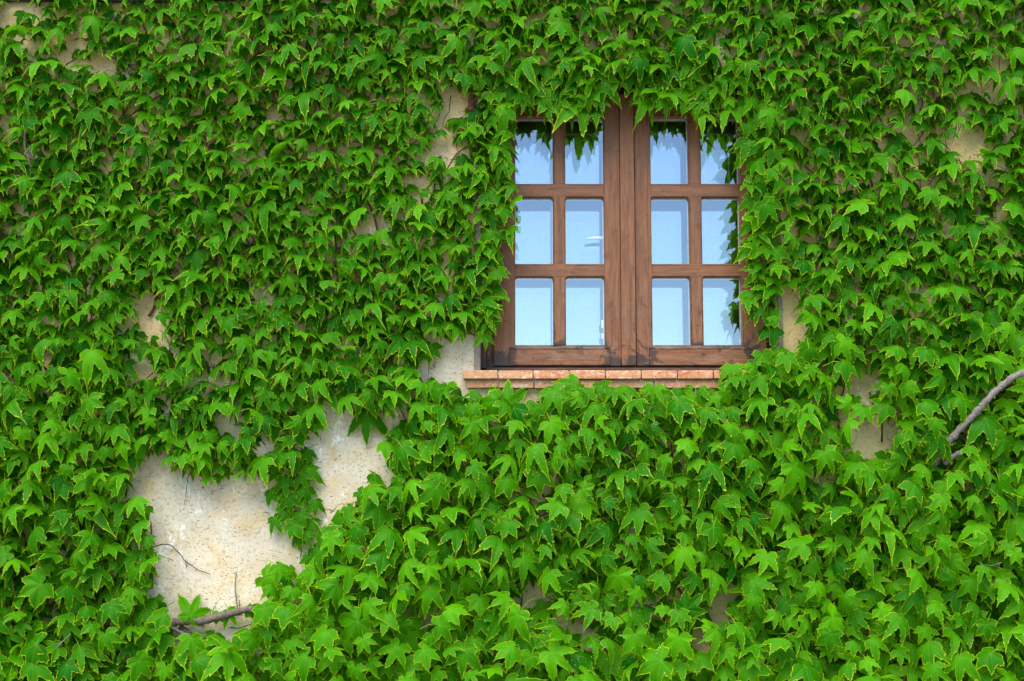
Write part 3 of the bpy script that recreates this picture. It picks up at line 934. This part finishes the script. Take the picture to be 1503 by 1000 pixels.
# row along the sill
for x, y, wv, rl_, tl in [(640, 578, 46, -12, .55), (676, 586, 48, 150, .5), (705, 596, 46, 30, .4), (655, 602, 44, 10, .5), (790, 600, 44, 0, .35), (835, 566, 44, -60, .6), (858, 578, 36, 20, .5), (826, 590, 42, -12, .5),
                          (884, 570, 34, 10, .5), (905, 580, 40, -8, .5), (930, 578, 48, 160, .5), (950, 584, 38, -20, .5), (975, 590, 46, 8, .55), (1000, 583, 40, 170, .5), (1022, 588, 48, 10, .55), (1050, 590, 44, 0, .5),
                          (1076, 556, 42, -70, .5), (1072, 578, 44, 10, .6), (1095, 566, 46, 5, .7), (1108, 548, 40, 0, .55), (1122, 528, 44, 8, .6), (1140, 545, 44, 0, .6), (770, 608, 46, 5, .5), (868, 600, 44, 0, .55), (1150, 520, 40, 5, .6)]:
    hero(x, y + 5, wv, rl_ + random.uniform(-6, 6), random.uniform(8, 28), random.uniform(-22, 22), random.uniform(.07, .12), tl)

# ------------------------------------------------------------------ which leaves show largest: a coarse picture of their numbers
def visible_counts():
    sc = .6
    Wd, Hd = int(1503 * sc), int(1000 * sc)
    buf = np.full((Hd, Wd), -1, np.int32)
    order = sorted(range(len(LEAVES)), key=lambda i: -LEAVES[i]['off'])
    order = order[::-1]                   # far (small offset) first, near last
    for i in order:
        lf = LEAVES[i]
        c = Vector(lf['org'] + lf['tip'] * .40 * lf['L'])
        x, y = PX(c)
        n = lf['rot'][:, 2]
        view = np.array(CAM - c); view /= np.linalg.norm(view)
        fz = max(.25, abs(float(n @ view)))
        rx = .62 * lf['L'] / M_PX * sc; ry = rx * fz
        x *= sc; y *= sc
        x0, x1, y0, y1 = int(max(0, x - rx)), int(min(Wd - 1, x + rx)), int(max(0, y - ry)), int(min(Hd - 1, y + ry))
        if x1 <= x0 or y1 <= y0: continue
        yy, xx = np.mgrid[y0:y1 + 1, x0:x1 + 1]
        m = ((xx - x) / rx) ** 2 + ((yy - y) / ry) ** 2 < 1
        buf[y0:y1 + 1, x0:x1 + 1][m] = i
    v, c = np.unique(buf[buf >= 0], return_counts=True)
    out = np.zeros(len(LEAVES), int); out[v] = c
    return out
cnt = visible_counts()
top = set(int(i) for i in np.argsort(-cnt)[:300] if not LEAVES[int(i)]['low'])

# ------------------------------------------------------------------ the ivy as one plant
ivy = bpy.data.objects.new('climbing_ivy', None)
COL.objects.link(ivy)
ivy.location = (0, -.02, 0)
IB = Vector(ivy.location)
ivy['label'] = 'bright green climbing ivy covering the plaster wall all round the window'
ivy['category'] = 'climbing plant'
leaf_me = []
for s in SH:
    me = bpy.data.meshes.new('leaf')
    set_leaf_mesh(me, s['co'], s['tri'], s['uv'], s['ed'])
    me.materials.append(MLO)
    leaf_me.append(me)
for i in sorted(top):
    lf = LEAVES[i]
    o = bpy.data.objects.new('leaf', leaf_me[lf['shape']])
    COL.objects.link(o)
    o.parent = ivy
    m = Matrix([list(r) for r in lf['rot'] * lf['L']]).to_4x4()
    m.translation = Vector(lf['org']) - IB
    o.matrix_basis = m
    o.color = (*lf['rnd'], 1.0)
rest = [lf for i, lf in enumerate(LEAVES) if i not in top]
cos, tris, uvs, eds, rnds = [], [], [], [], []
base = 0
ib = np.array(IB)
for lf in rest:
    s = (SHL if lf['low'] else SH)[lf['shape']]
    c = (s['co'] * lf['L']) @ lf['rot'].T + lf['org'] - ib
    cos.append(c); tris.append(s['tri'] + base); uvs.append(s['uv']); eds.append(s['ed'])
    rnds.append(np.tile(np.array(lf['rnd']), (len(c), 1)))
    base += len(c)
me = bpy.data.meshes.new('foliage')
set_leaf_mesh(me, np.concatenate(cos), np.concatenate(tris), np.concatenate(uvs), np.concatenate(eds), np.concatenate(rnds))
me.materials.append(MLS)
link('foliage', me, None, ivy, kind='stuff')
print('leaves', len(LEAVES), 'tris', sum(len(t) for t in tris))

# petioles of all leaves
random.seed(5)
V, Fc = [], []
for lf in LEAVES:
    if lf['low']: continue
    o = Vector(lf['org']) - IB
    t = Vector(lf['tip'])
    L = lf['L']
    dirn = (-t * random.uniform(.2, .7) + Vector((random.uniform(-.7, .7), random.uniform(.5, 1.0), random.uniform(-.5, .3)))).normalized()
    if 705 < lf['px'] < 1140 and 105 < lf['py'] < 545:
        sx = -1 if lf['px'] < 790 else (1 if lf['px'] > 1060 else 0)
        if lf['py'] < 160 and 760 < lf['px'] < 1080: sx *= .2
        dirn = Vector((sx + random.uniform(-.3, .3), .15, .9 if lf['py'] < 170 else .4)).normalized()
        L = L * .55
    ln = min(L * random.uniform(.8, 1.6), lf['off'] * 1.6 + .02)
    e = o + dirn * ln
    e.y = min(e.y, 0.012)
    mid = (o + e) / 2 + Vector((0, -.1, .12)) * ln
    r0 = .0011 * (L / .08) ** .5 + .0003
    side = dirn.orthogonal().normalized(); up = dirn.cross(side)
    b0 = len(V)
    for p, rr in ((o, r0), (mid, r0), (e, r0 * 1.2)):
        for a in range(3):
            V.append(p + (side * math.cos(a * 2.094) + up * math.sin(a * 2.094)) * rr)
    for q in range(2):
        for a in range(3):
            Fc.append((b0 + q * 3 + a, b0 + q * 3 + (a + 1) % 3, b0 + q * 3 + 3 + (a + 1) % 3, b0 + q * 3 + 3 + a))
me = bpy.data.meshes.new('petioles'); me.from_pydata(V, [], Fc)
link('petioles', me, MPET, ivy, kind='stuff')

# creeping stems on the wall behind the leaves
random.seed(21)
bm = bmesh.new()
def wander(px, py, ang, n, step, r0, wig=.28, bias=None):
    pts, rad = [], []
    y = random.uniform(.006, .02)
    for i in range(n):
        if 700 < px < 1145 and 110 < py < 548: break
        if i > 2 and blocked(px, py) and True: break
        pts.append(W(px, py, -y - .4 * r0) - IB); rad.append(r0 * (1 - .65 * i / n))
        ang += random.gauss(0, wig)
        if bias is not None: ang += (bias - ang) * .12
        px += math.cos(ang) * step; py += math.sin(ang) * step
        y = min(.035, max(.002, y + random.gauss(0, .004)))
    if len(pts) > 3: tube_mesh(bm, pts, rad, 5, .3)
for i in range(190):
    wander(random.uniform(-140, 1640), random.uniform(300, 1120), -math.pi / 2 + random.gauss(0, .5), random.randint(20, 60), 13, random.uniform(.0022, .0055), .25, -math.pi / 2 + random.gauss(0, .6))
for i in range(420):
    a = random.uniform(0, 6.28)
    wander(random.uniform(-140, 1640), random.uniform(-100, 1100), a, random.randint(6, 18), 8, random.uniform(.001, .0024), .35)
bm_obj('stems', bm, MSTEM, ivy, True, kind='stuff')
# dry rootlets and leaf litter caught between the stems
bm = bmesh.new()
for i in range(2600):
    px, py = random.uniform(-100, 1600), random.uniform(-80, 1090)
    if blocked(px, py): continue
    p = W(px, py, -.004 - random.random() * .03) - IB
    for _ in range(3):
        d = Vector((random.gauss(0, 1), random.gauss(0, .5), random.gauss(0, 1))).normalized() * random.uniform(.008, .022)
        s = d.orthogonal().normalized() * random.uniform(.0005, .003)
        vs = [bm.verts.new(p - s), bm.verts.new(p + d * .5 + Vector((0, -.003, 0))), bm.verts.new(p + d), bm.verts.new(p + s)]
        bm.faces.new(vs)
        p = p + Vector((random.gauss(0, .008), 0, random.gauss(0, .008)))
for cx, cy in ((855, 40), (858, 62), (862, 90), (866, 108), (190, 8), (196, 20), (690, 150), (905, 128), (300, 200), (1260, 500)):
    for q in range(16):
        p = W(cx + random.gauss(0, 7), cy + random.gauss(0, 7), -.05 - random.random() * .05) - IB
        d = Vector((random.gauss(0, 1), random.gauss(0, .5), random.gauss(0, 1))).normalized() * random.uniform(.006, .02)
        sd_ = d.orthogonal().normalized() * random.uniform(.001, .004)
        bm.faces.new([bm.verts.new(p - sd_), bm.verts.new(p + d * .5), bm.verts.new(p + d), bm.verts.new(p + sd_)])
bm_obj('dry_rootlets', bm, MSTEM, ivy, kind='stuff')

def branch(name, ctrl, r0, r1, mat, sides=9, k=8, jit=.22, wob=.0):
    pts = spline([W(x, y, -o_) - IB for x, y, o_ in ctrl], k)
    n = len(pts)
    for i in range(1, n - 1):
        pts[i] = pts[i] + Vector((random.gauss(0, wob), random.gauss(0, wob), random.gauss(0, wob)))
    bm = bmesh.new()
    tube_mesh(bm, pts, [(r0 + (r1 - r0) * i / (n - 1)) * (1 + .12 * math.sin(i * 1.7)) for i in range(n)], sides, jit)
    return bm_obj(name, bm, mat, ivy, True)
# thick branch at the right, its spur, the trunk across the lower left gap, and the smaller ones that show
branch('branch', [(1368, 684, .10), (1384, 660, .13), (1400, 640, .15), (1418, 620, .17), (1438, 600, .19), (1446, 590, .20), (1466, 570, .21), (1484, 556, .22), (1520, 540, .24), (1570, 520, .26)], .013, .0105, MBARK, 10, 6, .25, .001)
branch('branch', [(1386, 682, .12), (1402, 668, .13), (1420, 660, .14), (1432, 650, .12)], .010, .007, MBARK, 8, 6, .3, .001)
branch('branch', [(120, 912, .03), (180, 914, .04), (235, 917, .045), (262, 912, .05), (300, 911, .05), (330, 903, .05), (358, 896, .05), (395, 893, .04), (470, 880, .03), (560, 868, .03)], .017, .010, MBARKD, 10, 6, .25, .001)
branch('branch', [(240, 916, .05), (262, 926, .05), (282, 940, .05), (310, 948, .04), (350, 950, .03)], .008, .004, MBARK, 7, 6, .3, .001)
branch('branch', [(262, 920, .03), (275, 930, .03), (286, 945, .03), (292, 975, .02)], .013, .006, MBARKD, 8, 6, .3, .001)
branch('branch', [(860, 918, .05), (876, 938, .07), (893, 954, .08), (918, 972, .09), (948, 998, .10), (985, 1030, .1)], .0055, .008, MBARK, 8, 6, .25, .001)
branch('branch', [(700, 938, .04), (735, 940, .05), (770, 938, .05), (798, 934, .05)], .005, .004, MBARK, 7, 6, .3, .001)
branch('branch', [(618, 950, .05), (626, 968, .06), (636, 982, .06), (642, 1002, .06)], .005, .006, MBARK, 7, 6, .3, .001)
branch('branch', [(940, 924, .04), (965, 922, .04), (984, 926, .04), (1010, 920, .03)], .006, .004, MTWIG, 7, 6, .3, .001)
branch('twig', [(66, 971, .14), (76, 962, .15), (86, 948, .16), (92, 942, .16), (104, 930, .16)], .0028, .0022, MBARK, 6, 5, .3, .001)
branch('twig', [(77, 946, .155), (88, 946, .16)], .002, .0012, MBARK, 5, 4, .3, .0004)
branch('twig', [(1273, 960, .2), (1276, 975, .2), (1281, 1002, .18)], .002, .0024, MBARK, 6, 4, .3, .0005)
branch('twig', [(1470, 826, .22), (1455, 830, .2), (1440, 828, .18)], .002, .0015, MBARK, 6, 4, .3, .0005)
branch('twig', [(222, 804, .02), (246, 799, .012), (262, 811, .01), (272, 823, .008), (290, 836, .008), (309, 843, .008)], .0022, .0012, MTWIG, 6, 6, .3, .0006)
branch('twig', [(272, 823, .008), (274, 834, .008)], .0016, .001, MTWIG, 5, 4, .3, .0003)
branch('twig', [(275, 700, .012), (274, 718, .008), (270, 742, .006)], .0014, .0008, MTWIG, 5, 4, .3, .0004)
branch('twig', [(347, 841, .006), (345, 862, .008), (347, 880, .01), (349, 897, .02)], .0012, .0022, MTWIG, 6, 6, .3, .0006)
branch('twig', [(351, 880, .006), (352, 896, .02)], .001, .0016, MTWIG, 5, 4, .3, .0003)
branch('twig', [(316, 888, .006), (312, 898, .02)], .001, .0016, MTWIG, 5, 4, .3, .0003)
branch('shoot', [(418, 640, .02), (425, 676, .03), (428, 700, .03), (434, 722, .03), (440, 745, .03), (443, 770, .025), (442, 800, .02), (442, 825, .02)], .0032, .0016, MSTEM, 7, 6, .3, .0008)
branch('twig', [(40, 160, .05), (36, 210, .06), (42, 235, .06), (46, 262, .05)], .0045, .004, MBARKD, 7, 5, .3, .001)
branch('twig', [(170, 18, .03), (164, 34, .03), (152, 44, .02)], .004, .003, MBARKD, 7, 5, .3, .001)
